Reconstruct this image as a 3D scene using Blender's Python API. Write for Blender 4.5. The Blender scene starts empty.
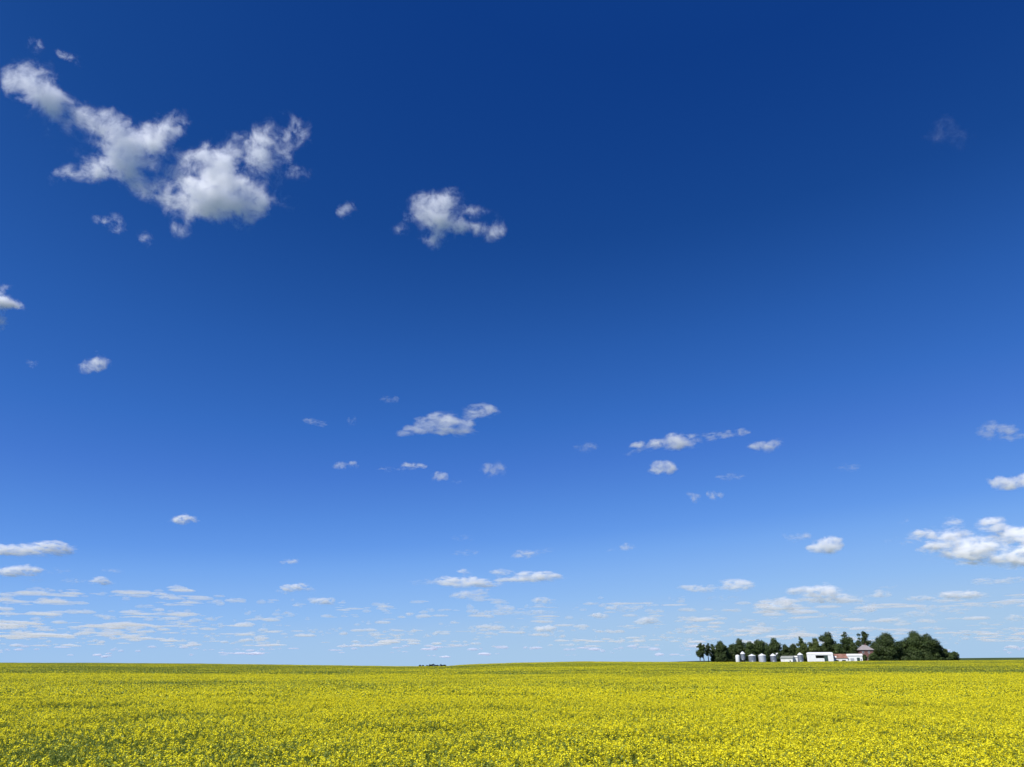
import bpy, bmesh, math, random
import numpy as np
from mathutils import Vector, Matrix

scene = bpy.context.scene
C = scene.collection
rad = math.radians

# ------------------------------------------------------------------ camera
EYE = 2.3
F = 740.0
PITCH = math.atan(282.5 / F)
cam_d = bpy.data.cameras.new("camera")
cam = bpy.data.objects.new("camera", cam_d)
C.objects.link(cam)
cam_d.sensor_fit = 'HORIZONTAL'
cam_d.sensor_width = 36.0
cam_d.lens = 36.0 * F / 1024.0
cam_d.clip_start = 0.1
cam_d.clip_end = 200000.0
cam.location = (0, 0, EYE)
cam.rotation_euler = (rad(90) + PITCH, 0, 0)
scene.camera = cam

# ------------------------------------------------------------------ world, sun, exposure
SUN_EL = 47.0
SUN_DIR_XY = (-0.75, -0.66)              # horizontal direction towards the sun
SUN_AZ = math.atan2(SUN_DIR_XY[0], SUN_DIR_XY[1])
world = bpy.data.worlds.new("World")
scene.world = world
world.use_nodes = True
wn = world.node_tree.nodes
wl = world.node_tree.links
for n in list(wn):
    wn.remove(n)
w_out = wn.new("ShaderNodeOutputWorld")
w_bg = wn.new("ShaderNodeBackground")
w_sky = wn.new("ShaderNodeTexSky")
w_sky.sky_type = 'NISHITA'
w_sky.sun_disc = False
w_sky.sun_elevation = rad(SUN_EL)
w_sky.sun_rotation = SUN_AZ
w_sky.altitude = 500
w_sky.air_density = 1.0
w_sky.dust_density = 0.0
w_sky.ozone_density = 2.5
# the deep summer blue: the sky texture's own brightness picks the blue
w_bw = wn.new("ShaderNodeRGBToBW")
w_map = wn.new("ShaderNodeMath"); w_map.operation = 'MULTIPLY'; w_map.inputs[1].default_value = 0.05
w_ramp = wn.new("ShaderNodeValToRGB")
w_mul = wn.new("ShaderNodeVectorMath"); w_mul.operation = 'SCALE'; w_mul.inputs["Scale"].default_value = 10.0
w_bg.inputs["Strength"].default_value = 0.086
SKY = [(.118, .0046, .043, .228), (.15, .0090, .062, .275), (.197, .0220, .107, .412), (.25, .038, .151, .532), (.30, .060, .190, .622),
       (.37, .094, .262, .725), (.425, .124, .313, .79), (.48, .172, .38, .835), (.55, .225, .44, .855), (.64, .28, .497, .857),
       (.74, .35, .545, .82), (.86, .385, .57, .795), (1.04, .385, .57, .79), (2.0, 1, 1, 1)]
els = w_ramp.color_ramp.elements
while len(els) < len(SKY):
    els.new(.5)
for e, (p_, r_, g_, b_) in zip(els, SKY):
    e.position = p_ / 2
for e, (p_, r_, g_, b_) in zip(els, SKY):
    e.color = (r_, g_, b_, 1)
wl.new(w_sky.outputs[0], w_bw.inputs[0])
wl.new(w_bw.outputs[0], w_map.inputs[0])
wl.new(w_map.outputs[0], w_ramp.inputs[0])
wl.new(w_ramp.outputs[0], w_mul.inputs[0])
wl.new(w_mul.outputs[0], w_bg.inputs["Color"])
wl.new(w_bg.outputs[0], w_out.inputs["Surface"])

sun_d = bpy.data.lights.new("sun", 'SUN')
sun = bpy.data.objects.new("sun", sun_d)
C.objects.link(sun)
sun_d.energy = 5.0
sun_d.angle = rad(0.5)
sun_d.color = (1.0, 0.97, 0.92)
ce = math.cos(rad(SUN_EL))
nrm = math.hypot(*SUN_DIR_XY)
to_sun = Vector((SUN_DIR_XY[0] / nrm * ce, SUN_DIR_XY[1] / nrm * ce, math.sin(rad(SUN_EL))))
sun.rotation_euler = to_sun.to_track_quat('Z', 'Y').to_euler()
sun.location = (0, 0, 200)

vs = scene.view_settings
vs.view_transform = 'Standard'
vs.look = 'None'
vs.exposure = 0.25
vs.gamma = 1.0
vs.use_curve_mapping = False

cy = scene.cycles
cy.use_denoising = True
cy.max_bounces = 24
cy.diffuse_bounces = 3
cy.glossy_bounces = 2
cy.transmission_bounces = 4
cy.transparent_max_bounces = 16
cy.volume_bounces = 24
cy.volume_step_rate = 0.25
cy.volume_max_steps = 512
cy.use_adaptive_sampling = True
cy.adaptive_threshold = 0.01
cy.adaptive_min_samples = 0

# ------------------------------------------------------------------ helpers
sp, cp = math.sin(PITCH), math.cos(PITCH)


def ray(px, py):
    a, b = (px - 512.0) / F, (383.5 - py) / F
    return Vector((a, cp - b * sp, sp + b * cp))


def P(px, py, Y):
    """The point at ground depth Y that the photograph shows at (px, py)."""
    d = ray(px, py)
    return Vector((0, 0, EYE)) + d * (Y / d.y)


def tag(o, label=None, cat=None, group=None, kind=None):
    if label: o["label"] = label
    if cat: o["category"] = cat
    if group: o["group"] = group
    if kind: o["kind"] = kind
    return o


def empty(name, loc, rz=0.0):
    o = bpy.data.objects.new(name, None)
    o.empty_display_size = 0.5
    C.objects.link(o)
    o.location = loc
    o.rotation_euler = (0, 0, rz)
    return o


class MB:
    """Collects boxes, tubes, cones and quads for one mesh object."""
    def __init__(self):
        self.v, self.f, self.m, self.s = [], [], [], []

    def add(self, verts, faces, mi=0, smooth=False):
        o = len(self.v)
        self.v += [tuple(p) for p in verts]
        for f in faces:
            self.f.append(tuple(i + o for i in f))
            self.m.append(mi)
            self.s.append(smooth)

    def box(self, x0, x1, y0, y1, z0, z1, mi=0):
        v = [(x, y, z) for z in (z0, z1) for y in (y0, y1) for x in (x0, x1)]
        self.add(v, [(0, 2, 3, 1), (4, 5, 7, 6), (0, 1, 5, 4), (2, 6, 7, 3), (0, 4, 6, 2), (1, 3, 7, 5)], mi)

    def lathe(self, prof, n=28, cx=0.0, cy_=0.0, mi=0, smooth=True, caps=True):
        v, f = [], []
        for r, z in prof:
            for k in range(n):
                a = 2 * math.pi * k / n
                v.append((cx + r * math.cos(a), cy_ + r * math.sin(a), z))
        for i in range(len(prof) - 1):
            for k in range(n):
                k2 = (k + 1) % n
                f.append((i * n + k, i * n + k2, (i + 1) * n + k2, (i + 1) * n + k))
        if caps:
            f.append(tuple(range(n - 1, -1, -1)))
            f.append(tuple((len(prof) - 1) * n + k for k in range(n)))
        self.add(v, f, mi, smooth)

    def tube(self, pts, rads, n=6, mi=0):
        v, f = [], []
        pts = [Vector(p) for p in pts]
        for i, p in enumerate(pts):
            t = (pts[min(i + 1, len(pts) - 1)] - pts[max(i - 1, 0)]).normalized()
            ref = Vector((1, 0, 0)) if abs(t.x) < 0.8 else Vector((0, 1, 0))
            a = t.cross(ref).normalized()
            b = t.cross(a)
            for k in range(n):
                th = 2 * math.pi * k / n
                v.append(p + (a * math.cos(th) + b * math.sin(th)) * rads[i])
        for i in range(len(pts) - 1):
            for k in range(n):
                k2 = (k + 1) % n
                f.append((i * n + k, i * n + k2, (i + 1) * n + k2, (i + 1) * n + k))
        f.append(tuple(range(n)))
        f.append(tuple((len(pts) - 1) * n + k for k in range(n - 1, -1, -1)))
        self.add(v, f, mi, True)

    def prism(self, outline, y0, y1, mi=0):
        """outline: list of (x, z), counter-clockwise seen from the front."""
        n = len(outline)
        v = [(x, y0, z) for x, z in outline] + [(x, y1, z) for x, z in outline]
        f = [tuple(range(n)), tuple(range(2 * n - 1, n - 1, -1))]
        for i in range(n):
            j = (i + 1) % n
            f.append((i, i + n, j + n, j))
        self.add(v, f, mi)

    def build(self, name, mats, parent=None, loc=None):
        me = bpy.data.meshes.new(name)
        me.from_pydata(self.v, [], self.f)
        if not isinstance(mats, (list, tuple)): mats = [mats]
        for m in mats: me.materials.append(m)
        me.polygons.foreach_set("material_index", self.m)
        me.polygons.foreach_set("use_smooth", self.s)
        me.update()
        o = bpy.data.objects.new(name, me)
        C.objects.link(o)
        if parent: o.parent = parent
        if loc is not None: o.location = loc
        return o


# ------------------------------------------------------------------ materials
def new_mat(name):
    m = bpy.data.materials.new(name)
    m.use_nodes = True
    nt = m.node_tree
    b = nt.nodes["Principled BSDF"]
    return m, nt, b


def noisy(name, c1, c2, scale=1.0, rough=0.7, metal=0.0, detail=4.0, coord='Object', spec=0.3, per_object=0.0, stretch=None):
    m, nt, b = new_mat(name)
    tc = nt.nodes.new("ShaderNodeTexCoord")
    no = nt.nodes.new("ShaderNodeTexNoise")
    no.inputs["Scale"].default_value = scale
    no.inputs["Detail"].default_value = detail
    src = tc.outputs[coord]
    if stretch:
        mp = nt.nodes.new("ShaderNodeMapping")
        mp.inputs["Scale"].default_value = stretch
        nt.links.new(src, mp.inputs[0]); src = mp.outputs[0]
    nt.links.new(src, no.inputs["Vector"])
    rp = nt.nodes.new("ShaderNodeValToRGB")
    rp.color_ramp.elements[0].position = 0.3
    rp.color_ramp.elements[1].position = 0.7
    rp.color_ramp.elements[0].color = (*c1, 1)
    rp.color_ramp.elements[1].color = (*c2, 1)
    nt.links.new(no.outputs["Fac"], rp.inputs[0])
    out = rp.outputs[0]
    if per_object:
        oi = nt.nodes.new("ShaderNodeObjectInfo")
        mr = nt.nodes.new("ShaderNodeMapRange")
        mr.inputs[3].default_value = 1 - per_object
        mr.inputs[4].default_value = 1 + per_object
        nt.links.new(oi.outputs["Random"], mr.inputs[0])
        hs = nt.nodes.new("ShaderNodeHueSaturation")
        nt.links.new(mr.outputs[0], hs.inputs["Value"])
        nt.links.new(out, hs.inputs["Color"])
        out = hs.outputs[0]
    nt.links.new(out, b.inputs["Base Color"])
    b.inputs["Roughness"].default_value = rough
    b.inputs["Metallic"].default_value = metal
    b.inputs["Specular IOR Level"].default_value = spec
    return m


def leafy(name, c1, c2, scale, trans=0.35, per_object=0.0, rough=0.55):
    """A leaf or petal: diffuse plus light let through."""
    m = noisy(name, c1, c2, scale, rough, per_object=per_object, spec=0.25)
    nt = m.node_tree
    b = nt.nodes["Principled BSDF"]
    col = b.inputs["Base Color"].links[0].from_socket
    tr = nt.nodes.new("ShaderNodeBsdfTranslucent")
    nt.links.new(col, tr.inputs["Color"])
    mx = nt.nodes.new("ShaderNodeMixShader")
    mx.inputs[0].default_value = trans
    nt.links.new(b.outputs[0], mx.inputs[1])
    nt.links.new(tr.outputs[0], mx.inputs[2])
    nt.links.new(mx.outputs[0], nt.nodes["Material Output"].inputs["Surface"])
    return m


M = {}
M['petal'] = leafy("canola_petal", (0.87, 0.765, 0.010), (0.93, 0.86, 0.04), 12.0, 0.35)
M['stem'] = leafy("canola_stem", (0.14, 0.19, 0.025), (0.24, 0.29, 0.05), 6.0, 0.30)
M['steel'] = noisy("galvanized_steel", (0.21, 0.225, 0.255), (0.31, 0.33, 0.37), 0.8, 0.42, 0.55, stretch=(1, 1, 0.3))
M['steel_bright'] = noisy("newer_galvanized_steel", (0.50, 0.51, 0.54), (0.62, 0.63, 0.65), 0.8, 0.4, 0.4, stretch=(1, 1, 0.3))
M['roof_steel'] = noisy("pale_steel_roof", (0.66, 0.67, 0.68), (0.78, 0.78, 0.78), 1.2, 0.5, 0.1)
M['white'] = noisy("white_paint", (0.66, 0.66, 0.64), (0.76, 0.76, 0.75), 0.7, 0.5)
M['white_dirty'] = noisy("weathered_white_paint", (0.58, 0.57, 0.54), (0.78, 0.77, 0.74), 0.6, 0.65, stretch=(1, 1, 0.35))
M['grey_roof'] = noisy("grey_shingles", (0.20, 0.21, 0.19), (0.30, 0.31, 0.28), 1.5, 0.85)
M['rust_roof'] = noisy("rusty_roof_sheet", (0.17, 0.075, 0.05), (0.30, 0.17, 0.13), 0.9, 0.8, stretch=(1, 0.4, 1))
M['house_roof'] = noisy("pinkish_grey_shingles", (0.21, 0.185, 0.185), (0.30, 0.27, 0.27), 1.4, 0.85)
M['dark'] = noisy("opening_shade_and_handle", (0.03, 0.038, 0.036), (0.055, 0.065, 0.062), 0.6, 0.8)  # painted shade for the insides of openings; also plain dark door handles
M['door_green'] = noisy("dark_green_door", (0.02, 0.045, 0.04), (0.04, 0.07, 0.06), 0.8, 0.6)
M['grey_door'] = noisy("grey_door", (0.30, 0.31, 0.33), (0.40, 0.41, 0.43), 1.0, 0.6)
M['glass'] = noisy("window_glass", (0.02, 0.025, 0.03), (0.05, 0.06, 0.07), 0.8, 0.08, spec=0.6)
M['rubber'] = noisy("black_rubber", (0.015, 0.015, 0.015), (0.03, 0.03, 0.03), 2.0, 0.9)
M['bark'] = noisy("grey_brown_bark", (0.06, 0.048, 0.035), (0.12, 0.10, 0.08), 1.5, 0.9)
M['leaf'] = leafy("tree_leaf", (0.030, 0.052, 0.015), (0.072, 0.103, 0.026), 0.35, 0.22, per_object=0.22)
M['leaf_olive'] = leafy("olive_tree_leaf", (0.055, 0.08, 0.018), (0.10, 0.125, 0.03), 0.35, 0.25, per_object=0.15)
M['leaf_far'] = leafy("far_tree_leaf", (0.03, 0.05, 0.035), (0.05, 0.07, 0.05), 0.05, 0.2)


def brick_mat():
    m, nt, b = new_mat("red_brick")
    tc = nt.nodes.new("ShaderNodeTexCoord")
    mp = nt.nodes.new("ShaderNodeMapping")
    mp.inputs["Rotation"].default_value = (rad(90), 0, 0)
    br = nt.nodes.new("ShaderNodeTexBrick")
    br.inputs["Color1"].default_value = (0.12, 0.042, 0.036, 1)
    br.inputs["Color2"].default_value = (0.17, 0.06, 0.05, 1)
    br.inputs["Mortar"].default_value = (0.20, 0.17, 0.155, 1)
    br.inputs["Scale"].default_value = 2.0
    nt.links.new(tc.outputs["Object"], mp.inputs[0])
    nt.links.new(mp.outputs[0], br.inputs[0])
    nt.links.new(br.outputs[0], b.inputs["Base Color"])
    b.inputs["Roughness"].default_value = 0.85
    return m


M['brick'] = brick_mat()


def ground_mat():
    m, nt, b = new_mat("field_soil_and_grass")
    geo = nt.nodes.new("ShaderNodeNewGeometry")
    n1 = nt.nodes.new("ShaderNodeTexNoise"); n1.inputs["Scale"].default_value = 0.02; n1.inputs["Detail"].default_value = 8
    n2 = nt.nodes.new("ShaderNodeTexNoise"); n2.inputs["Scale"].default_value = 1.5; n2.inputs["Detail"].default_value = 4
    nt.links.new(geo.outputs["Position"], n1.inputs["Vector"])
    nt.links.new(geo.outputs["Position"], n2.inputs["Vector"])
    r1 = nt.nodes.new("ShaderNodeValToRGB")
    r1.color_ramp.elements[0].position = 0.35; r1.color_ramp.elements[0].color = (0.035, 0.06, 0.018, 1)
    r1.color_ramp.elements[1].position = 0.7; r1.color_ramp.elements[1].color = (0.085, 0.115, 0.035, 1)
    nt.links.new(n1.outputs["Fac"], r1.inputs[0])
    r2 = nt.nodes.new("ShaderNodeValToRGB")
    r2.color_ramp.elements[0].position = 0.3; r2.color_ramp.elements[0].color = (0.7, 0.7, 0.7, 1)
    r2.color_ramp.elements[1].position = 0.7; r2.color_ramp.elements[1].color = (1.15, 1.15, 1.1, 1)
    nt.links.new(n2.outputs["Fac"], r2.inputs[0])
    mx = nt.nodes.new("ShaderNodeMix"); mx.data_type = 'RGBA'; mx.blend_type = 'MULTIPLY'
    mx.inputs[0].default_value = 1.0
    nt.links.new(r1.outputs[0], mx.inputs[6]); nt.links.new(r2.outputs[0], mx.inputs[7])
    nt.links.new(mx.outputs[2], b.inputs["Base Color"])
    b.inputs["Roughness"].default_value = 0.95
    b.inputs["Specular IOR Level"].default_value = 0.1
    bp = nt.nodes.new("ShaderNodeBump"); bp.inputs["Strength"].default_value = 0.5; bp.inputs["Distance"].default_value = 0.2
    nt.links.new(n2.outputs["Fac"], bp.inputs["Height"])
    nt.links.new(bp.outputs[0], b.inputs["Normal"])
    return m


M['ground'] = ground_mat()

# ------------------------------------------------------------------ terrain
CANOPY = 1.15
Y0 = 520.0                                   # far edge of the canola
YF = 900.0                                   # crest of the pasture beyond
# canopy skyline and pasture skyline as heights above the eye, against x / Y
PX = np.array([-400, 0, 100, 200, 300, 400, 445, 470, 520, 580, 640, 700, 800, 870, 960, 1024, 1400.])
CAN = np.array([662.6, 662.8, 663.0, 663.8, 665.0, 666.4, 666.6, 664.6, 662.8, 661.6, 662.0, 662.2, 661.9, 661.0, 660.4, 660.0, 659.5])
PAS = np.array([667.5, 667.5, 667.5, 667.5, 667.8, 668.5, 668.5, 667.0, 665.0, 663.5, 662.8, 660.8, 660.0, 659.3, 658.1, 657.5, 657.0])
U_ = np.array([P(px, 664, Y0).x / Y0 for px in PX])
ZC = np.array([P(px, y, Y0).z for px, y in zip(PX, CAN)]) - CANOPY
ZP = np.array([P(px, y, YF).z for px, y in zip(PX, PAS)])


def gz(x, y):
    x = np.asarray(x, float); y = np.asarray(y, float)
    u = x / np.maximum(y, 30.0)
    zc = np.interp(u, U_, ZC)
    zp = np.interp(u, U_, ZP)
    z = zc * (np.clip(y, 0, Y0) / Y0) ** 1.7
    t = np.clip((y - Y0) / (YF - Y0), 0, 1); t = t * t * (3 - 2 * t) * 0.5 + t * 0.5
    z = np.where(y > Y0, zc + (zp - zc) * t, z)
    t2 = np.clip((y - YF) / 2600.0, 0, 1); t2 = t2 * t2 * (3 - 2 * t2)
    z = np.where(y > YF, zp * (1 - t2) + (-7.0) * t2, z)
    return z


def make_ground():
    nx, ny = 361, 330
    s = np.linspace(-1, 1, nx)
    xs = np.sinh(s * 8.2) / np.sinh(8.2) * 45000.0
    t = np.linspace(-0.45, 1, ny)
    ys = np.sinh(t * 8.6) / np.sinh(8.6) * 60000.0
    X, Yg = np.meshgrid(xs, ys)
    Z = gz(X, Yg)
    v = np.stack([X, Yg, Z], -1).reshape(-1, 3)
    i = np.arange(ny - 1)[:, None] * nx + np.arange(nx - 1)[None, :]
    f = np.stack([i, i + 1, i + nx + 1, i + nx], -1).reshape(-1, 4)
    me = bpy.data.meshes.new("ground")
    me.from_pydata(v.tolist(), [], f.tolist())
    me.materials.append(M['ground'])
    me.polygons.foreach_set("use_smooth", [True] * len(me.polygons))
    o = bpy.data.objects.new("ground", me)
    C.objects.link(o)
    tag(o, kind="structure")


make_ground()

# ------------------------------------------------------------------ farm buildings
YB = 548.0
PXM = (P(760, 660, YB) - P(759, 660, YB)).x          # metres per pixel at the farm


def site(px, Y=YB):
    p = P(px, 661, Y)
    return Vector((p.x, Y, float(gz(p.x, Y))))


def top_of(px, py, Y=YB):
    p = P(px, py, Y)
    return p.z - float(gz(p.x, Y))


def face_cam(p):
    return -math.atan2(p.x, p.y)


def ringed_wall(r, z0, z1, step=0.45):
    prof = []
    z = z0
    while z < z1 - 1e-3:
        zt = min(z + step, z1)
        prof += [(r, z), (r + 0.045, (z + zt) / 2), (r, zt - 0.02)]
        z = zt
    prof.append((r, z1))
    return prof


def grain_bin(px0, px1, py_top, py_eave, label, wall='steel', Y=YB, seed=0, legs=False, py_low=None):
    pc = (px0 + px1) / 2
    p = site(pc, Y)
    r = (px1 - px0) / 2 * PXM * Y / YB
    zt, ze = top_of(pc, py_top, Y), top_of(pc, py_eave, Y)
    root = empty("grain_bin", p, face_cam(p))
    tag(root, label, "grain bin", "grain bins along the field edge")
    z0 = 0.0
    if legs:
        z0 = top_of(pc, py_low, Y)
        h = MB(); h.lathe([(0.25, z0 - 1.5), (r, z0)], 28); h.build("hopper", M['steel'], root)
        for k in range(6):
            a = 2 * math.pi * (k + 0.5) / 6
            q = MB()
            q.tube([(r * 0.97 * math.cos(a), r * 0.97 * math.sin(a), 0), (r * 0.97 * math.cos(a), r * 0.97 * math.sin(a), z0)], [0.09, 0.09], 6)
            q.build("leg", M['steel'], root)
    w = MB(); w.lathe(ringed_wall(r, z0, ze), 32); wall_o = w.build("wall", M[wall], root)
    rf = MB()
    rf.lathe([(r + 0.18, ze - 0.06), (r + 0.18, ze + 0.02), (0.42, zt - 0.25), (0.40, zt - 0.25)], 32)
    for k in range(16):                        # raised roof ribs
        a = 2 * math.pi * k / 16
        ca, sa = math.cos(a), math.sin(a)
        rf.tube([((r + .12) * ca, (r + .12) * sa, ze + .07), (0.45 * ca, 0.45 * sa, zt - .22)], [.04, .04], 4)
    roof = rf.build("roof", M['roof_steel'], root)
    cpm = MB(); cpm.lathe([(0.42, zt - 0.26), (0.46, zt - 0.2), (0.46, zt - 0.05), (0.1, zt)], 16); cpm.build("cap", M['roof_steel'], roof)
    if not legs:
        d = MB(); d.box(-0.45, 0.45, -r - 0.09, -r + 0.05, 0.5, 2.1); d.build("door", M['steel_bright'], root)
    ld = MB()
    a = rad(-60)
    bx, by = (r + 0.16) * math.cos(a), (r + 0.16) * math.sin(a)
    for s_ in (-0.22, 0.22):
        tx, ty = -math.sin(a) * s_, math.cos(a) * s_
        ld.tube([(bx + tx, by + ty, z0 + .3), (bx + tx, by + ty, ze + 0.2)], [.025, .025], 4)
    zz = z0 + .5
    while zz < ze:
        ld.tube([(bx + math.sin(a) * .22, by - math.cos(a) * .22, zz), (bx - math.sin(a) * .22, by + math.cos(a) * .22, zz)], [.02, .02], 4)
        zz += .35
    ld.build("ladder", M['steel'], root)
    return root


grain_bin(741.2, 745.6, 651.4, 653.9, "slim tall galvanized bin raised on legs behind the white tank", Y=554, legs=True, py_low=659.0)
grain_bin(748.9, 755.9, 654.0, 655.9, "squat grey steel bin with pale cone roof, just right of the raised bin on legs")
grain_bin(759.0, 766.1, 653.5, 655.6, "bright silver steel bin, the palest walled of the bins", wall='steel_bright')
grain_bin(770.8, 776.5, 653.5, 655.9, "grey steel bin with an auger spout rising beside its roof")
grain_bin(798.2, 803.4, 652.6, 654.9, "lone grey steel bin between the low shed and the long white machine shed")


def white_tank():
    p = site(738.0, 546)
    r = 2.1 * PXM
    zt = top_of(738, 654.7, 546)
    root = empty("storage_tank", p, face_cam(p))
    tag(root, "small upright white tank with rounded top, left of all the grain bins", "tank")
    z0 = 0.55
    b = MB()
    prof = [(r * 0.97, z0), (r, z0 + .1)]
    for k in range(9):
        a = k / 8 * math.pi / 2
        prof.append((r * (0.35 + 0.65 * math.cos(a)), zt - 1.0 + 0.85 * math.sin(a)))
    b.lathe(prof, 28); body = b.build("tank_shell", M['white'], root)
    c = MB(); c.lathe([(0.32, zt - .16), (0.32, zt)], 14); c.build("lid", M['white_dirty'], body)
    s = MB(); s.box(-r * .8, r * .8, -r * .8, r * .8, 0, z0); s.build("stand", M['bark'], root)
    v = MB(); v.tube([(0.3, -r * .98, z0 + .3), (0.3, -r - .3, z0 + .3)], [.08, .08], 6); v.build("valve", M['steel'], root)


white_tank()


def grain_auger():
    a, b = P(782.2, 661.2, 551), P(777.2, 653.6, 551)
    g = float(gz(a.x, 551))
    root = empty("grain_auger", (a.x, 551, g))
    tag(root, "slanted dark grain auger with a pale spout, leaning up to a bin roof", "auger")
    A, B = Vector((0, 0, 0.5)), Vector((b.x - a.x, 0.0, b.z - g))
    t = MB(); t.tube([A, B], [.16, .16], 8); t.build("tube", M['rubber'], root)
    s = MB(); s.tube([B + Vector((.35, 0, .1)), B, B + Vector((-.55, 0, .1)), B + Vector((-.75, 0, -.7))], [.4, .45, .4, .28], 8); s.build("spout", M['white'], root)
    mid = A.lerp(B, .45)
    for sx in (-0.9, 0.9):
        f = MB(); f.tube([mid, Vector((mid.x + .8, sx, .35))], [.05, .05], 5); f.build("strut", M['rubber'], root)
        w = MB()
        w.tube([Vector((mid.x + .8, sx - .1, .35)), Vector((mid.x + .8, sx + .1, .35))], [.35, .35], 14); w.build("wheel", M['rubber'], root)


grain_auger()


def gable_shed(name, label, cat, px0, px1, py_top, py_eave, Y, depth, wall, roof, rot=0.0):
    """A building with its eave side to the field: walls with gables, and a two-slope roof."""
    pc = (px0 + px1) / 2
    p = site(pc, Y)
    w = (px1 - px0) * PXM * Y / YB / 2
    ze, zr = top_of(pc, py_eave, Y), top_of(pc, py_top, Y)
    root = empty(name, p, face_cam(p) + rot)
    tag(root, label, cat)
    b = MB()
    v = []
    for x in (-w, w):
        v += [(x, 0, -1), (x, depth, -1), (x, depth, ze), (x, depth / 2, zr - .08), (x, 0, ze)]
    b.add(v, [(0, 1, 2, 3, 4), (9, 8, 7, 6, 5), (0, 4, 9, 5), (1, 6, 7, 2), (0, 5, 6, 1)])
    b.build("wall", M[wall], root)
    r = MB()
    o, e = 0.3, 0.35
    sl = (zr - ze) / (depth / 2)
    for s_ in (0, 1):
        y0 = -e if s_ == 0 else depth + e
        z0 = ze - sl * e
        q = [(-w - o, y0, z0), (w + o, y0, z0), (w + o, depth / 2, zr), (-w - o, depth / 2, zr)]
        q2 = [(x, y, z + 0.12) for x, y, z in q]
        if s_ == 0:
            r.add(q + q2, [(3, 2, 1, 0), (4, 5, 6, 7), (0, 1, 5, 4), (1, 2, 6, 5), (3, 0, 4, 7)])
        else:
            r.add(q + q2, [(0, 1, 2, 3), (7, 6, 5, 4), (4, 5, 1, 0), (5, 6, 2, 1), (7, 4, 0, 3)])
    r.build("roof", M[roof], root)
    return root, w, ze, zr


def part_box(root, name, mat, x0, x1, y0, y1, z0, z1):
    b = MB(); b.box(x0, x1, y0, y1, z0, z1)
    return b.build(name, M[mat], root)


# low shed with grey roof
root, w, ze, zr = gable_shed("farm_shed", "low pale shed with a grey gable roof, standing right of the bin row", "shed",
                             781.0, 792.6, 656.0, 658.3, 548, 7.0, 'white_dirty', 'grey_roof', rot=rad(-14))
d = part_box(root, "door", 'white', -1.2, 0.8, -0.06, 0.02, 0, 2.2)
part_box(d, "handle", 'dark', 0.5, 0.62, -0.10, -0.06, 1.0, 1.2)
part_box(root, "window", 'glass', 1.9, 2.8, -0.05, 0.02, 1.3, 2.0)
# white storage box beside it
root, w, ze, zr = gable_shed("garden_shed", "tiny white shed squeezed between the grey roofed shed and a steel bin", "shed",
                             794.2, 797.8, 656.0, 656.9, 550, 2.6, 'white', 'white_dirty')
part_box(root, "door", 'grey_door', -0.5, 0.4, -0.05, 0.02, 0, 2.0)


def machine_shed():
    """Long white arched shed: its long side faces the field and carries the wide dark door."""
    Y = 550
    pc = 820.6
    p = site(pc, Y)
    w = 12.35 * PXM
    zt = top_of(pc, 652.0, Y)
    root = empty("machine_shed", p, face_cam(p))
    tag(root, "long white machine shed with rounded shoulders and a wide dark door opening", "shed")
    depth = 13.0
    x0, x1 = 816.6 - pc, 828.0 - pc
    x0 *= PXM; x1 *= PXM
    dz = top_of(pc, 655.3, Y)
    wl_ = MB()
    # front wall in three pieces round the opening
    wl_.box(-w, x0, 0, .2, -1, zt - 1.2)
    wl_.box(x1, w, 0, .2, -1, zt - 1.2)
    wl_.box(x0, x1, 0, .2, dz, zt - 1.2)
    wl_.box(-w, -w + .2, .2, depth, -1, zt - 1.2)
    wl_.box(w - .2, w, .2, depth, -1, zt - 1.2)
    wl_.box(-w + .2, w - .2, depth - .2, depth, -1, zt - 1.2)
    wl_.build("wall", M['white'], root)
    prof = []
    n = 14
    for k in range(n + 1):
        a = math.pi * k / n
        prof.append((depth / 2 - (depth / 2 + .15) * math.cos(a), zt - 1.2 + 1.2 * math.sin(a) ** 0.75))
    # arched roof whose ends are hipped in a little, as the rounded outline shows
    v, f = [], []
    for xi, (xx, k) in enumerate([(-w - .1, 0.35), (-w + .35, .8), (-w + 1.2, 1.0), (w - 1.2, 1.0), (w - .3, .85), (w + .1, 0.5)]):
        for y, z in prof:
            v.append((xx, depth / 2 + (y - depth / 2), zt - 1.2 + (z - zt + 1.2) * k))
    m_ = len(prof)
    for i in range(5):
        for k in range(m_ - 1):
            f.append((i * m_ + k, (i + 1) * m_ + k, (i + 1) * m_ + k + 1, i * m_ + k + 1))
    f.append(tuple(range(m_))); f.append(tuple(5 * m_ + k for k in range(m_ - 1, -1, -1)))
    r = MB(); r.add(v, f, 0, False)
    r.build("roof", M['white'], root)
    part_box(root, "sliding_door", 'door_green', x1 - 2.6, x1 - 0.02, .24, .32, 0, dz - .05)
    part_box(root, "door_track", 'grey_door', x0 - .3, x1 + 2.0, -.12, -.003, dz + .03, dz + .18)
    part_box(root, "interior_shade_panel", 'dark', x0 - .4, x1 + .4, 4.0, 4.1, -.5, dz + .3)  # dark sheet painted in for the shade deep inside the shed
    return p, PXM


machine_shed()


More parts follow.
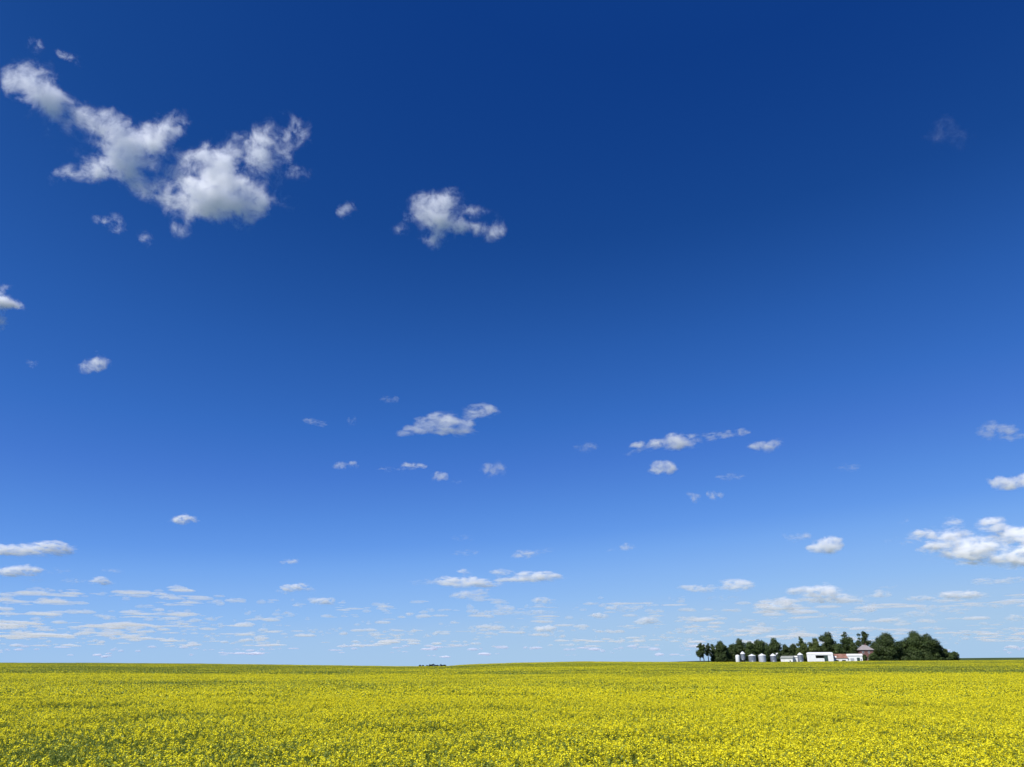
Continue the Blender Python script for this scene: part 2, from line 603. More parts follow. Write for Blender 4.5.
def white_trailer():
    """Enclosed trailer parked in front of the shed door."""
    Y = 541
    p = site(820.4, Y)
    s = PXM * Y / YB
    w = 4.0 * s
    zt = top_of(820.4, 658.2, Y)
    root = empty("enclosed_trailer", p, face_cam(p))
    tag(root, "white enclosed trailer parked before the dark door of the long white shed", "trailer")
    b = MB()
    o = [(-w, .55), (w - .5, .55), (w, 1.0), (w, zt - .35), (w - .35, zt), (-w + .1, zt), (-w, zt - .1)]
    b.prism(o, 0, 2.3)
    body = b.build("body", M['white'], root)
    part_box(body, "trim_strip", 'grey_door', -w + .02, w - .55, -.03, -.003, .56, .68)
    for k, x in enumerate((-.55, .35)):
        t = MB(); t.tube([(x, .02, .36), (x, .28, .36)], [.36, .36], 18); wh = t.build("wheel", M['rubber'], root)
        h = MB(); h.tube([(x, -.01, .36), (x, .02, .36)], [.19, .19], 12); h.build("rim", M['steel_bright'], wh)
    h = MB(); h.tube([(w - .4, 1.15, .5), (w + 1.2, 1.15, .5)], [.06, .06], 6); h.build("hitch", M['rubber'], root)
    d = part_box(body, "side_door", 'white_dirty', w - 1.7, w - .9, -.03, -.003, .72, zt - .3)


white_trailer()

# low shed with the rusty roof and open bays
root, w, ze, zr = gable_shed("open_front_shed", "low shed with a rusty brown roof and dark open bays in its white front", "shed",
                             834.2, 847.6, 654.0, 658.0, 549, 9.0, 'white_dirty', 'rust_roof')
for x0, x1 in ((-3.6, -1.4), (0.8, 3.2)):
    part_box(root, "bay_shade_panel", 'dark', x0, x1, -.05, .02, -.5, 2.0)  # dark slab on the wall, painted as the shade within an open bay
v = part_box(root, "roof_panel", 'white', -w + .3, -w + 2.2, .4, 1.9, 0, .05)
v.rotation_euler = (math.atan2(zr - ze, 4.5), 0, 0); v.location = (0, .0, ze + .17)

# white garage with a grey and a dark door
root, w, ze, zr = gable_shed("garage", "white garage with a grey door and a dark green door, below the brick house", "garage",
                             848.4, 862.3, 653.9, 655.6, 546, 8.0, 'white', 'white_dirty')
d = part_box(root, "garage_door", 'grey_door', -2.9, -0.6, -.06, .02, 0, 3.0)
part_box(d, "handle", 'dark', -1.9, -1.6, -.1, -.06, 1.1, 1.2)
part_box(root, "side_door", 'door_green', 1.2, 3.1, -.06, .02, 0, 3.4)
part_box(root, "window", 'glass', 3.6, 4.2, -.05, .02, 1.5, 2.4)


def brick_house():
    Y = 575
    pc = 868.0
    p = site(pc, Y)
    s = PXM * Y / YB
    w = 6.3 * s
    zt, ze = top_of(pc, 644.8, Y), top_of(pc, 649.7, Y)
    root = empty("brick_house", p, face_cam(p) + rad(12))
    tag(root, "two storey red brick house with a hipped grey roof among the trees", "house")
    dp = 9.0
    b = MB(); b.box(-w, w, 0, dp, -1, ze); b.build("wall", M['brick'], root)
    o = .7
    W, D0, D1 = w + o, -o, dp + o
    r = MB()
    rw = w * .30
    r.add([(-W, D0, ze), (W, D0, ze), (W, D1, ze), (-W, D1, ze), (-rw, dp / 2, zt), (rw, dp / 2, zt)],
          [(0, 1, 5, 4), (1, 2, 5), (2, 3, 4, 5), (3, 0, 4), (3, 2, 1, 0)])
    r.box(-W, W, D0, D1, ze - .25, ze - .003)
    roof = r.build("roof", M['house_roof'], root)
    c = MB(); c.box(rw - .9, rw - .2, dp / 2 - .4, dp / 2 + .4, zt - .8, zt + .9); c.build("chimney", M['brick'], roof)
    for x in (-2.4, 1.6):
        for z0 in (1.2, ze - 2.5):
            f = part_box(root, "window", 'white', x - .55, x + .55, -.09, .02, z0, z0 + 1.6)
            part_box(f, "pane", 'glass', x - .42, x + .42, -.11, -.092, z0 + .12, z0 + 1.48)
    pr = part_box(root, "porch", 'white', -.4, w - .1, -2.2, -.003, 2.8, 3.1)
    for x in (-.2, w - .35):
        part_box(pr, "post", 'white', x, x + .2, -2.1, -1.9, -.5, 2.797)
    part_box(root, "door", 'white', .0, .95, -.07, .02, 0, 2.1)


brick_house()

# ------------------------------------------------------------------ trees
def quad_cloud(rng, pts, size, up=0.35, out=None):
    """Leaf-sized quads at the given points, randomly turned."""
    n = len(pts)
    nrm_ = rng.normal(size=(n, 3)); nrm_[:, 2] = np.abs(nrm_[:, 2]) + up
    if out is not None: nrm_ = nrm_ * .55 + out
    nrm_ /= np.linalg.norm(nrm_, axis=1)[:, None]
    t = np.cross(nrm_, rng.normal(size=(n, 3)))
    t /= np.linalg.norm(t, axis=1)[:, None] + 1e-9
    b = np.cross(nrm_, t)
    s = size * rng.uniform(.6, 1.35, (n, 1))
    k = rng.uniform(.55, 1.0, (n, 1))
    v = np.stack([pts - t * s, pts - b * s * k, pts + t * s, pts + b * s * k], 1).reshape(-1, 3)
    f = np.arange(4 * n).reshape(-1, 4)
    return v, f


def mesh_obj(name, v, f, mats, parent=None, mi=None):
    me = bpy.data.meshes.new(name)
    me.vertices.add(len(v)); me.vertices.foreach_set("co", np.asarray(v, np.float32).ravel())
    k = f.shape[1]
    me.loops.add(len(f) * k); me.loops.foreach_set("vertex_index", f.ravel().astype(np.int32))
    me.polygons.add(len(f)); me.polygons.foreach_set("loop_start", np.arange(0, len(f) * k, k, dtype=np.int32))
    me.polygons.foreach_set("loop_total", np.full(len(f), k, np.int32))
    for m in mats: me.materials.append(m)
    if mi is not None: me.polygons.foreach_set("material_index", mi.astype(np.int32))
    me.update(calc_edges=True); me.validate()
    o = bpy.data.objects.new(name, me)
    if parent is not None:
        C.objects.link(o); o.parent = parent
    return o


def tree(label, px0, px1, py_top, Y, seed, low=0.12, airy=0.0, mat='leaf', lean=0.0, trunks=1, name="deciduous_tree", group="trees of the farmyard shelterbelt"):
    rng = np.random.default_rng(seed)
    pc = (px0 + px1) / 2
    p = site(pc, Y)
    s = PXM * Y / YB
    W = (px1 - px0) / 2 * s * (1.0 if airy > .5 else 1.16)
    H = top_of(pc, py_top, Y)
    root = empty(name, p)
    tag(root, label, "tree", group)
    lo = H * low
    hh = (H - lo)
    base_r = (W * W * hh) ** (1 / 3)
    n = int(34 + W * 1.6 - 18 * airy)
    ph0 = rng.uniform(0, 6.28)
    lobes = []
    tries = 0
    while len(lobes) < n and tries < 4000:
        tries += 1
        q = rng.uniform(-1, 1, 3)
        zz = (q[2] + 1) / 2
        env = min(1.0, math.sin(math.pi * min(1, .30 + zz * .58)) ** (.34 if W > 8 else .5)) # egg shaped, widest below the middle
        rq = math.hypot(q[0], q[1])
        if rq > env or rq < .35 * env * rng.random(): continue
        rr = base_r * rng.uniform(.15, .33) * (1 - .1 * airy)
        rr = min(rr, W * .55)
        crest = 1 - .20 * (.5 + .5 * math.sin(q[0] * (2.2 + W * .22) * 2 + ph0 + q[1] * 1.5)) * min(1, W / 9)
        c = np.array([q[0] * max(W - rr * .7, .2 * W) + lean * zz * W, q[1] * W * .8, lo + rr * .5 + zz * (hh * crest - rr * 1.5)])
        if airy > 0 and any(np.linalg.norm(c - l[0]) < (rr + l[1]) * (.2 + .3 * airy) for l in lobes): continue
        lobes.append((c, rr))
    # a leader carries the crown up to its full height
    tx = lean * W + rng.uniform(-.25, .25) * W * (.3 if W > 8 else 1)
    for k, fr in enumerate((.45, .62, .80)):
        rr = base_r * ((.30, .26, .21) if airy > .5 else (.36, .34, .28))[k]
        lobes.append((np.array([tx * fr / .8, 0, lo + hh * fr]), rr))
    rr = base_r * (.17 if airy > .5 else .24)
    lobes.append((np.array([tx, 0, H - rr * .8]), rr))
    pts, outs = [], []
    for c, rr in lobes:
        k = int(rr * rr * 62 * (1 - .25 * airy)) + 26
        d = rng.normal(size=(k, 3)); d /= np.linalg.norm(d, axis=1)[:, None]
        rad_ = rr * rng.uniform(.35, 1.0, (k, 1)) ** .45 * (1 + .30 * rng.normal(size=(k, 1)) * .6)
        pts.append(c + d * rad_ * np.array([1.05, 1.05, .82])); outs.append(d)
    pts = np.concatenate(pts); outs = np.concatenate(outs)
    kp = pts[:, 2] > .25
    v, f = quad_cloud(rng, pts[kp], .34, up=.1, out=outs[kp])
    crown = mesh_obj("crown", v, f, [M[mat]], root)
    tb = MB()
    for k in range(trunks):
        ox = (k - (trunks - 1) / 2) * W * .7
        r0 = .10 + H * .014
        bend = rng.uniform(-.4, .4)
        top = lo + hh * .55
        ctr = [(ox, 0, -.5), (ox + bend * .3, 0, lo * .6 + .8), (ox * .6 + bend, bend * .5, lo + hh * .3), (lean * W * .5 + ox * .3, 0, top)]
        tb.tube(ctr, [r0 * 1.25, r0, r0 * .7, r0 * .3], 8)
        for j in rng.choice(len(lobes), min(7, len(lobes)), replace=False):
            c = lobes[j][0]
            if c[2] < lo + hh * .1: continue
            a = np.array(ctr[1 if rng.random() < .5 else 2])
            mdl = (a + c) / 2 + np.array([0, 0, -.15 * hh * .3])
            tb.tube([a, mdl, c], [r0 * .45, r0 * .3, r0 * .1], 5)
    tb.build("trunk", M['bark'], root)
    return root


T = tree
T("thin loose tree at the far left end of the grove, with sky between its trunks", 696.5, 708, 643.0, 566, 11, low=.30, airy=.8, trunks=2)
T("slender open tree, second from the left end of the grove, bare trunk showing", 705, 712.5, 643.2, 569, 12, low=.38, airy=.7)
T("low narrow tree filling the gap right of the two thin left-end trees", 711, 717, 644.0, 574, 13, low=.05, airy=.2)
T("broad dense dark tree leafy to the ground, left of the white tank", 714.5, 729, 640.6, 572, 14, low=.03)
T("short bushy tree behind the white tank", 727.5, 737, 644.5, 578, 15, low=.03)
T("tall round crowned tree behind the raised bin on legs", 734.5, 748.5, 638.2, 582, 16, low=.05, airy=.1)
T("tree with a flat shoulder behind the squat grey bin", 746, 756.5, 641.0, 578, 17, low=.04)
T("tree with a notched top behind the bright silver bin", 755.5, 768, 639.3, 580, 18, low=.04, airy=.15)
T("tall tree with two small peaks behind the bin with the auger", 768.5, 783, 637.8, 582, 19, low=.04, airy=.15)
T("low dark tree behind the grey roofed shed", 782, 794, 644.2, 578, 20, low=.03)
T("dark rounded tree behind the tiny white shed", 791, 802, 643.5, 584, 21, low=.03)
T("pale olive green tree behind the lone steel bin", 797.5, 812, 642.0, 572, 22, low=.03, mat='leaf_olive')
T("thin upright tree poking above the olive green tree", 800, 806.5, 636.3, 596, 23, low=.4, airy=.7, group="trees of the farmyard shelterbelt")
T("olive tinted tree behind the left half of the long white shed", 810, 823, 637.5, 580, 24, low=.04, airy=.25, mat='leaf_olive')
T("tall dark tree behind the right half of the long white shed", 821.5, 838.5, 631.6, 584, 25, low=.05, airy=.2)
T("low round tree above the rusty roofed shed", 835, 846.5, 643.0, 578, 26, low=.03, mat='leaf')
T("tall airy leaning tree with sky showing through, above the white garage", 841.5, 857, 631.6, 590, 27, low=.35, airy=1.0, lean=-.15)
T("bushy lower tree just left of the brick house", 849, 860.5, 642.0, 586, 28, low=.03)
T("tall airy tree rising behind the brick house roof", 858.5, 873.5, 631.0, 600, 29, low=.34, airy=1.0)
T("dark low tree tucked behind the right side of the brick house", 871, 882, 642.5, 596, 30, low=.03)
T("big dense dark tree to the right of the brick house", 876, 905.5, 632.4, 580, 31, low=.02)
T("biggest dense dark tree at the right part of the grove", 906.5, 930, 630.6, 582, 32, low=.02)
T("broad dark tree merged into the right side of the biggest dark tree", 921, 942, 633.4, 579, 49, low=.02)
T("medium dark tree filling the dip between the two biggest trees", 899, 913, 640.0, 590, 33, low=.02)
T("low filler tree half hidden between the dense dark tree and the raised bin", 728, 742, 643.5, 598, 41, low=.02)
T("half hidden dark tree between the squat grey bin and the bright silver bin", 748, 764, 643.0, 602, 42, low=.02)
T("half hidden dark tree between the bright silver bin and the bin with the auger", 762, 776, 642.5, 604, 43, low=.02)
T("half hidden dark tree behind the gap right of the grey roofed shed", 784, 806, 645.0, 606, 44, low=.02)
T("half hidden dark tree filling the gap behind the left end of the long white shed", 804, 826, 642.5, 606, 45, low=.02)
T("half hidden dark tree behind the roof of the rusty shed", 830, 850, 645.5, 606, 46, low=.02)
T("little round bush tree standing before the left corner of the brick house", 861.5, 867.5, 654.6, 564, 48, low=.01)
T("small dark bushy tree standing before the right corner of the brick house", 869.5, 879, 652.5, 566, 47, low=.01)
T("tree sloping down at the right flank of the biggest dark tree", 930, 945.5, 640.5, 586, 36, low=.02)
T("small round tree, second from the right end of the grove", 942.5, 954.5, 648.6, 584, 34, low=.02)
T("smallest round tree at the far right end of the grove", 952, 960.2, 651.3, 586, 35, low=.02)


def hedge(px0, px1, py_top, Y, seed, label):
    rng = np.random.default_rng(seed)
    p = site((px0 + px1) / 2, Y)
    W = (px1 - px0) / 2 * PXM * Y / YB
    H = top_of((px0 + px1) / 2, py_top, Y)
    n = int(W * H * 90)
    q = rng.uniform(-1, 1, (n, 3))
    pts = np.stack([q[:, 0] * W, q[:, 1] * 1.3, (q[:, 2] + 1) / 2 * H * (.85 + .15 * np.sin(q[:, 0] * W * 1.3))], 1)
    v, f = quad_cloud(rng, pts, .3)
    o = mesh_obj("hedge", v, f, [M['leaf']], None)
    C.objects.link(o)
    o.location = p
    tag(o, label, "hedge")


hedge(869.5, 892, 655.9, 560, 51, "long low clipped looking hedge at the foot of the grove, right of the brick house")
hedge(715, 736, 658.2, 560, 52, "low dark undergrowth hedge below the dense tree, left of the white tank")
hedge(905, 950, 657.3, 566, 53, "low dark scrub hedge along the foot of the biggest dark trees")


def far_trees(spec, Y, seed):
    rng = np.random.default_rng(seed)
    V, Fc, n0 = [], [], 0
    for px, w, h in spec:
        p = P(px, 666, Y)
        W = w * Y / 700.0; H = h * Y / 800.0
        k = 160
        d = rng.normal(size=(k, 3)); d /= np.linalg.norm(d, axis=1)[:, None]
        d *= rng.uniform(.2, 1, (k, 1)) ** .5
        g = float(gz(p.x, Y))
        top = (EYE - g) + H
        pts = np.stack([p.x + d[:, 0] * W, Y + d[:, 1] * W, g + top * .5 + d[:, 2] * top * .5], 1)
        v, f = quad_cloud(rng, pts, 2.6)
        V.append(v); Fc.append(f + n0); n0 += len(v)
    o = mesh_obj("treeline", np.concatenate(V), np.concatenate(Fc), [M['leaf_far']], None)
    C.objects.link(o)
    return o


o = far_trees([(420, 1.2, 1.0), (423, 1.4, .8), (430.5, 2.0, 1.6), (433.5, 2.2, 2.0), (437, 1.8, 1.2), (441, 2.0, 1.6), (444.5, 1.6, 1.4), (427, 1.5, .8)], 3900, 61)
tag(o, "tiny dark treeline on the far horizon in the dip of the field", "treeline", kind="stuff")

# ------------------------------------------------------------------ canola
def vnoise(x, y, seed):
    xi, yi = np.floor(x).astype(np.int64), np.floor(y).astype(np.int64)
    fx, fy = x - xi, y - yi
    fx = fx * fx * (3 - 2 * fx); fy = fy * fy * (3 - 2 * fy)

    def h(a, b):
        k = (a * 374761393 + b * 668265263 + seed * 974634541) & 0xffffffff
        k = ((k ^ (k >> 13)) * 1274126177) & 0xffffffff
        return ((k ^ (k >> 16)) & 0xffff) / 65535.0
    return (h(xi, yi) * (1 - fx) + h(xi + 1, yi) * fx) * (1 - fy) + (h(xi, yi + 1) * (1 - fx) + h(xi + 1, yi + 1) * fx) * fy


# thin spots in the stand: (px, py, rx, ry)
THIN = [(45, 740, 45, 7), (120, 752, 40, 6), (425, 711, 60, 3), (500, 735, 30, 4), (345, 738, 30, 5), (760, 699, 30, 2), (650, 690, 50, 1.5), (230, 716, 40, 3), (985, 674, 60, 1.5)]


def bloom(x, y):
    """Share of plants in flower: a few metres wide patches, long bands, and better stand to the right."""
    u = x / np.maximum(y, 1.0)
    n = (vnoise(x / 2.6, y / 2.2, 1) - .5) * .35 + (vnoise(x / 7 + y / 40, y / 6, 2) - .5) * .55
    n += (vnoise(x / 22 + y / 60, y / 11, 3) - .5) * 1.0 + (vnoise(x / 90, y / 60, 4) - .5) * .6
    ly = np.log(np.maximum(y, 5.0))
    D_ = np.log(np.array([8, 20, 45, 80, 100, 220, 270, 400, 440, 520.]))
    left = np.interp(ly, D_, [.62, .60, .64, .50, .34, .16, .12, .12, .06, .14])
    mid = np.interp(ly, D_, [.84, .80, .80, .62, .48, .30, .08, .06, .50, .62])
    right = np.interp(ly, D_, [.96, .98, 1.06, 1.15, .36, .10, .34, .26, .44, .38])
    b = np.where(u < 0, mid + (left - mid) * np.clip(-u / .45, 0, 1), mid + (right - mid) * np.clip(u / .28, 0, 1)) + n * .62
    for (px, py, rx, ry) in THIN:
        yc = 1.15 / ((py - 666) / 848.0)
        xc = (px - 512) / F * yc * .934
        b = b - .72 * np.exp(-((x - xc) / (rx / F * yc)) ** 2 - ((y - yc) / (ry * yc * yc / 848.0 / 1.15)) ** 2)
    return np.clip(b, 0.02, 1.0)


def patch(radius, dens, flw, petals, psize, seed, stems=True, leaf_n=10):
    rng = np.random.default_rng(seed)
    n = int(math.pi * radius ** 2 * dens)
    r = radius * np.sqrt(rng.uniform(0, 1, n)); a = rng.uniform(0, 2 * np.pi, n)
    keep = rng.uniform(0, 1, n) < 1.15 - .5 * (r / radius) ** 2
    r, a = r[keep], a[keep]; n = len(r)
    hx, hy = r * np.cos(a), r * np.sin(a)
    hz = CANOPY + rng.normal(0, .055, n) - .03
    V, Fc, MI, n0 = [], [], [], 0

    def put(v, f, mi):
        nonlocal n0
        V.append(v); Fc.append(f + n0); MI.append(np.full(len(f), mi)); n0 += len(v)
    head = np.stack([hx, hy, hz], 1)
    inbloom = rng.uniform(0, 1, n) < flw
    hb = head[inbloom]
    if len(hb):
        k = len(hb)
        d = rng.normal(size=(k, petals, 3)); d /= np.linalg.norm(d, axis=2)[..., None]
        hs = rng.uniform(.75, 1.3, (k, 1, 1)) * .025
        off = d * np.array([1, 1, 1.25]) * hs * rng.uniform(.6, 1.05, (k, petals, 1))
        pts = (hb[:, None, :] + off).reshape(-1, 3)
        v, f = quad_cloud(rng, pts, psize, up=1.5)
        put(v, f, 0)
    # green: buds, pods, upper leaves and side shoots
    m = leaf_n
    d = rng.normal(size=(n, m, 3)) * np.array([.055, .055, 0])
    dz = -rng.uniform(.02, .55, (n, m, 1)) ** 1.3
    pts = head[:, None, :] + d
    pts[..., 2:] += dz
    gs = psize * (1.15 if m > 6 else 1.5)
    v, f = quad_cloud(rng, pts.reshape(-1, 3), gs, up=.5)
    put(v, f, 1)
    # broad leaves low in the stand
    q = int(n * .8)
    rr = radius * np.sqrt(rng.uniform(0, 1, q)); aa = rng.uniform(0, 2 * np.pi, q)
    pts = np.stack([rr * np.cos(aa), rr * np.sin(aa), rng.uniform(.45, .92, q)], 1)
    v, f = quad_cloud(rng, pts, .085 if petals > 3 else .16, up=.6)
    put(v, f, 1)
    if stems:
        w = .0035
        ang = rng.uniform(0, np.pi, n)
        ox, oy = np.cos(ang) * w, np.sin(ang) * w
        lean = rng.normal(0, .05, (n, 2))
        bot = np.stack([hx + lean[:, 0], hy + lean[:, 1], hz * 0 + .35], 1)
        o_ = np.stack([ox, oy, ox * 0], 1)
        v = np.stack([bot - o_, bot + o_, head + o_ * .7, head - o_ * .7], 1).reshape(-1, 3)
        put(v, np.arange(4 * n).reshape(-1, 4), 1)
    o = mesh_obj("canola_patch", np.concatenate(V), np.concatenate(Fc), [M['petal'], M['stem']], None, np.concatenate(MI))
    return o


LEVELS = [.06, .25, .45, .65, .85, 1.0]
LODS = [dict(radius=1.0, dens=165, petals=12, psize=.0120, leaf_n=11, stems=True, variants=3, y0=4.5, y1=30),
        dict(radius=1.7, dens=128, petals=5, psize=.020, leaf_n=6, stems=False, variants=2, y0=30, y1=95),
        dict(radius=4.0, dens=34, petals=3, psize=.045, leaf_n=3, stems=False, variants=2, y0=95, y1=Y0 + 4)]
lib = bpy.data.collections.new("canola_patches")
protos, index = [], 0
for li, L in enumerate(LODS):
    L['base'] = index
    for lv, fl in enumerate(LEVELS):
        for va in range(L['variants']):
            o = patch(L['radius'], L['dens'], fl, L['petals'], L['psize'], 1000 + li * 100 + lv * 10 + va, L['stems'], L['leaf_n'])
            o.name = "canola_patch.%03d" % (index + 1)
            lib.objects.link(o)
            index += 1
rngc = np.random.default_rng(5)
PT, TI, YAW, SC = [], [], [], []
for L in LODS:
    st = L['radius'] * 1.12
    ymax = L['y1']
    ys = np.arange(L['y0'], ymax, st)
    for y in ys:
        xm = y * .86 + 4
        xs = np.arange(-xm, xm, st)
        x = xs + rngc.uniform(-.4, .4, len(xs)) * st
        yy = y + rngc.uniform(-.4, .4, len(xs)) * st
        b = bloom(x, yy)
        lvf = np.interp(b, LEVELS, range(len(LEVELS)))
        lv = np.clip(np.floor(lvf + rngc.uniform(0, 1, len(x))), 0, len(LEVELS) - 1).astype(int)
        va = rngc.integers(0, L['variants'], len(x))
        PT.append(np.stack([x, yy, gz(x, yy) + rngc.normal(0, .02, len(x))], 1))
        TI.append(L['base'] + lv * L['variants'] + va)
        YAW.append(rngc.uniform(0, 2 * np.pi, len(x)))
        SC.append(rngc.uniform(.92, 1.08, len(x)))
PT = np.concatenate(PT); TI = np.concatenate(TI); YAW = np.concatenate(YAW); SC = np.concatenate(SC)
me = bpy.data.meshes.new("canola_crop")
me.vertices.add(len(PT)); me.vertices.foreach_set("co", PT.astype(np.float32).ravel())
for nm, ty, dat in (("tile", 'INT', TI.astype(np.int32)), ("yaw", 'FLOAT', YAW.astype(np.float32)), ("scl", 'FLOAT', SC.astype(np.float32))):
    me.attributes.new(nm, ty, 'POINT').data.foreach_set("value", dat)
me.update()
crop = bpy.data.objects.new("canola_crop", me)
C.objects.link(crop)
tag(crop, "yellow flowering canola crop covering the whole field", "crop", kind="stuff")
gt = bpy.data.node_groups.new("scatter_canola", 'GeometryNodeTree')
gt.interface.new_socket("Geometry", in_out='INPUT', socket_type='NodeSocketGeometry')
gt.interface.new_socket("Geometry", in_out='OUTPUT', socket_type='NodeSocketGeometry')
gi, go = gt.nodes.new("NodeGroupInput"), gt.nodes.new("NodeGroupOutput")
iop = gt.nodes.new("GeometryNodeInstanceOnPoints")
ci = gt.nodes.new("GeometryNodeCollectionInfo")
ci.inputs["Collection"].default_value = lib
ci.inputs["Separate Children"].default_value = True
ci.inputs["Reset Children"].default_value = True
iop.inputs["Pick Instance"].default_value = True


def named(nm, ty):
    n = gt.nodes.new("GeometryNodeInputNamedAttribute")
    n.data_type = ty
    n.inputs["Name"].default_value = nm
    return n.outputs["Attribute"]


cx = gt.nodes.new("ShaderNodeCombineXYZ")
gt.links.new(named("yaw", 'FLOAT'), cx.inputs["Z"])
gt.links.new(gi.outputs[0], iop.inputs["Points"])
gt.links.new(ci.outputs[0], iop.inputs["Instance"])
gt.links.new(named("tile", 'INT'), iop.inputs["Instance Index"])
gt.links.new(cx.outputs[0], iop.inputs["Rotation"])
gt.links.new(named("scl", 'FLOAT'), iop.inputs["Scale"])
gt.links.new(iop.outputs[0], go.inputs[0])
md = crop.modifiers.new("scatter", 'NODES')
md.node_group = gt

# ------------------------------------------------------------------ clouds
CLOUD_Z = 1400.0                              # base of the fair-weather clouds above the field


def cloud_mat(name, blobs, k_density, nscale, amp, thr, soft, seed, detail=6.0, squash=1.0, aniso=0.0, wisp=0.0):
    """Scattering volume: a sum of soft ellipsoids eaten away by fractal noise (object space, so it stays put)."""
    m = bpy.data.materials.new(name)
    m.use_nodes = True
    m.cycles.volume_step_rate = .4 if wisp else 1.0
    nt = m.node_tree
    N, L = nt.nodes, nt.links
    for n in list(N): N.remove(n)
    out = N.new("ShaderNodeOutputMaterial")
    tc = N.new("ShaderNodeTexCoord")
    # gentle domain warp for curled edges
    wn_ = N.new("ShaderNodeTexNoise"); wn_.inputs["Scale"].default_value = nscale * .7; wn_.inputs["Detail"].default_value = 2.0
    off = N.new("ShaderNodeVectorMath"); off.operation = 'ADD'
    off.inputs[1].default_value = (seed * 13.7, seed * 7.3, seed * 3.1)
    L.new(tc.outputs["Object"], off.inputs[0])
    st = N.new("ShaderNodeVectorMath"); st.operation = 'MULTIPLY'
    st.inputs[1].default_value = (1.0, 1.0, squash)
    L.new(off.outputs[0], st.inputs[0])
    L.new(st.outputs[0], wn_.inputs["Vector"])
    wv = N.new("ShaderNodeVectorMath"); wv.operation = 'SUBTRACT'; wv.inputs[1].default_value = (.5, .5, .5)
    L.new(wn_.outputs["Color"], wv.inputs[0])
    ws = N.new("ShaderNodeVectorMath"); ws.operation = 'SCALE'; ws.inputs["Scale"].default_value = .9 / nscale
    L.new(wv.outputs[0], ws.inputs[0])
    pw = N.new("ShaderNodeVectorMath"); pw.operation = 'ADD'
    L.new(st.outputs[0], pw.inputs[0]); L.new(ws.outputs[0], pw.inputs[1])
    no = N.new("ShaderNodeTexNoise")
    no.inputs["Scale"].default_value = nscale
    no.inputs["Detail"].default_value = detail
    no.inputs["Roughness"].default_value = .74 if wisp else .64
    L.new(pw.outputs[0], no.inputs["Vector"])
    acc = None
    for (c, r, w) in blobs:
        s = N.new("ShaderNodeVectorMath"); s.operation = 'SUBTRACT'; s.inputs[1].default_value = c
        L.new(tc.outputs["Object"], s.inputs[0])
        q = N.new("ShaderNodeVectorMath"); q.operation = 'MULTIPLY'; q.inputs[1].default_value = (1 / r[0], 1 / r[1], 1 / r[2])
        L.new(s.outputs[0], q.inputs[0])
        d = N.new("ShaderNodeVectorMath"); d.operation = 'DOT_PRODUCT'
        L.new(q.outputs[0], d.inputs[0]); L.new(q.outputs[0], d.inputs[1])
        f = N.new("ShaderNodeMapRange"); f.clamp = True
        f.inputs[1].default_value = 0.0; f.inputs[2].default_value = 1.0
        f.inputs[3].default_value = min(w, 1.0); f.inputs[4].default_value = 0.0
        L.new(d.outputs["Value"], f.inputs[0])
        if acc is None:
            acc = f.outputs[0]
        else:
            # soft union a + b - ab: exactly nothing outside all ellipsoids
            i_ = N.new("ShaderNodeMath"); i_.operation = 'SUBTRACT'; i_.inputs[0].default_value = 1.0
            L.new(acc, i_.inputs[1])
            a = N.new("ShaderNodeMath"); a.operation = 'MULTIPLY_ADD'
            L.new(f.outputs[0], a.inputs[0]); L.new(i_.outputs[0], a.inputs[1]); L.new(acc, a.inputs[2])
            acc = a.outputs[0]
    if wisp:
        # torn, see-through vapour: the thinner the cloud, the fewer of the noise's peaks survive
        lo = N.new("ShaderNodeMath"); lo.operation = 'MULTIPLY_ADD'
        lo.inputs[1].default_value = wisp; lo.inputs[2].default_value = -.64
        L.new(acc, lo.inputs[0])
        ad = N.new("ShaderNodeMath"); ad.operation = 'ADD'
        L.new(no.outputs["Fac"], ad.inputs[0]); L.new(lo.outputs[0], ad.inputs[1])
        mr = N.new("ShaderNodeMapRange"); mr.clamp = True
        mr.inputs[1].default_value = 0.0; mr.inputs[2].default_value = .30
        L.new(ad.outputs[0], mr.inputs[0])
        pwr = N.new("ShaderNodeMath"); pwr.operation = 'POWER'; pwr.inputs[1].default_value = 2.3
        L.new(mr.outputs[0], pwr.inputs[0])
    else:
        n1 = N.new("ShaderNodeMath"); n1.operation = 'MULTIPLY_ADD'
        n1.inputs[1].default_value = 2 * amp * 1.9; n1.inputs[2].default_value = -amp * 1.9 - thr
        L.new(no.outputs["Fac"], n1.inputs[0])
        ad = N.new("ShaderNodeMath"); ad.operation = 'ADD'
        L.new(n1.outputs[0], ad.inputs[0]); L.new(acc, ad.inputs[1])
        mr = N.new("ShaderNodeMapRange"); mr.clamp = True; mr.interpolation_type = 'LINEAR'
        mr.inputs[1].default_value = 0.0; mr.inputs[2].default_value = soft
        L.new(ad.outputs[0], mr.inputs[0])
        pwr = N.new("ShaderNodeMath"); pwr.operation = 'POWER'; pwr.inputs[1].default_value = 1.5
        L.new(mr.outputs[0], pwr.inputs[0])
    # nothing outside the soft ellipsoids, so that the hull never shows
    gate = N.new("ShaderNodeMapRange"); gate.clamp = True
    gate.inputs[1].default_value = 0.0; gate.inputs[2].default_value = .10
    L.new(acc, gate.inputs[0])
    gm = N.new("ShaderNodeMath"); gm.operation = 'MULTIPLY'
    L.new(pwr.outputs[0], gm.inputs[0]); L.new(gate.outputs[0], gm.inputs[1])
    mu = N.new("ShaderNodeMath"); mu.operation = 'MULTIPLY'; mu.inputs[1].default_value = k_density
    wt = N.new("ShaderNodeMath"); wt.operation = 'POWER'; wt.inputs[1].default_value = .7 if wisp else 1.3
    L.new(acc, wt.inputs[0])
    gw = N.new("ShaderNodeMath"); gw.operation = 'MULTIPLY'
    L.new(gm.outputs[0], gw.inputs[0]); L.new(wt.outputs[0], gw.inputs[1])
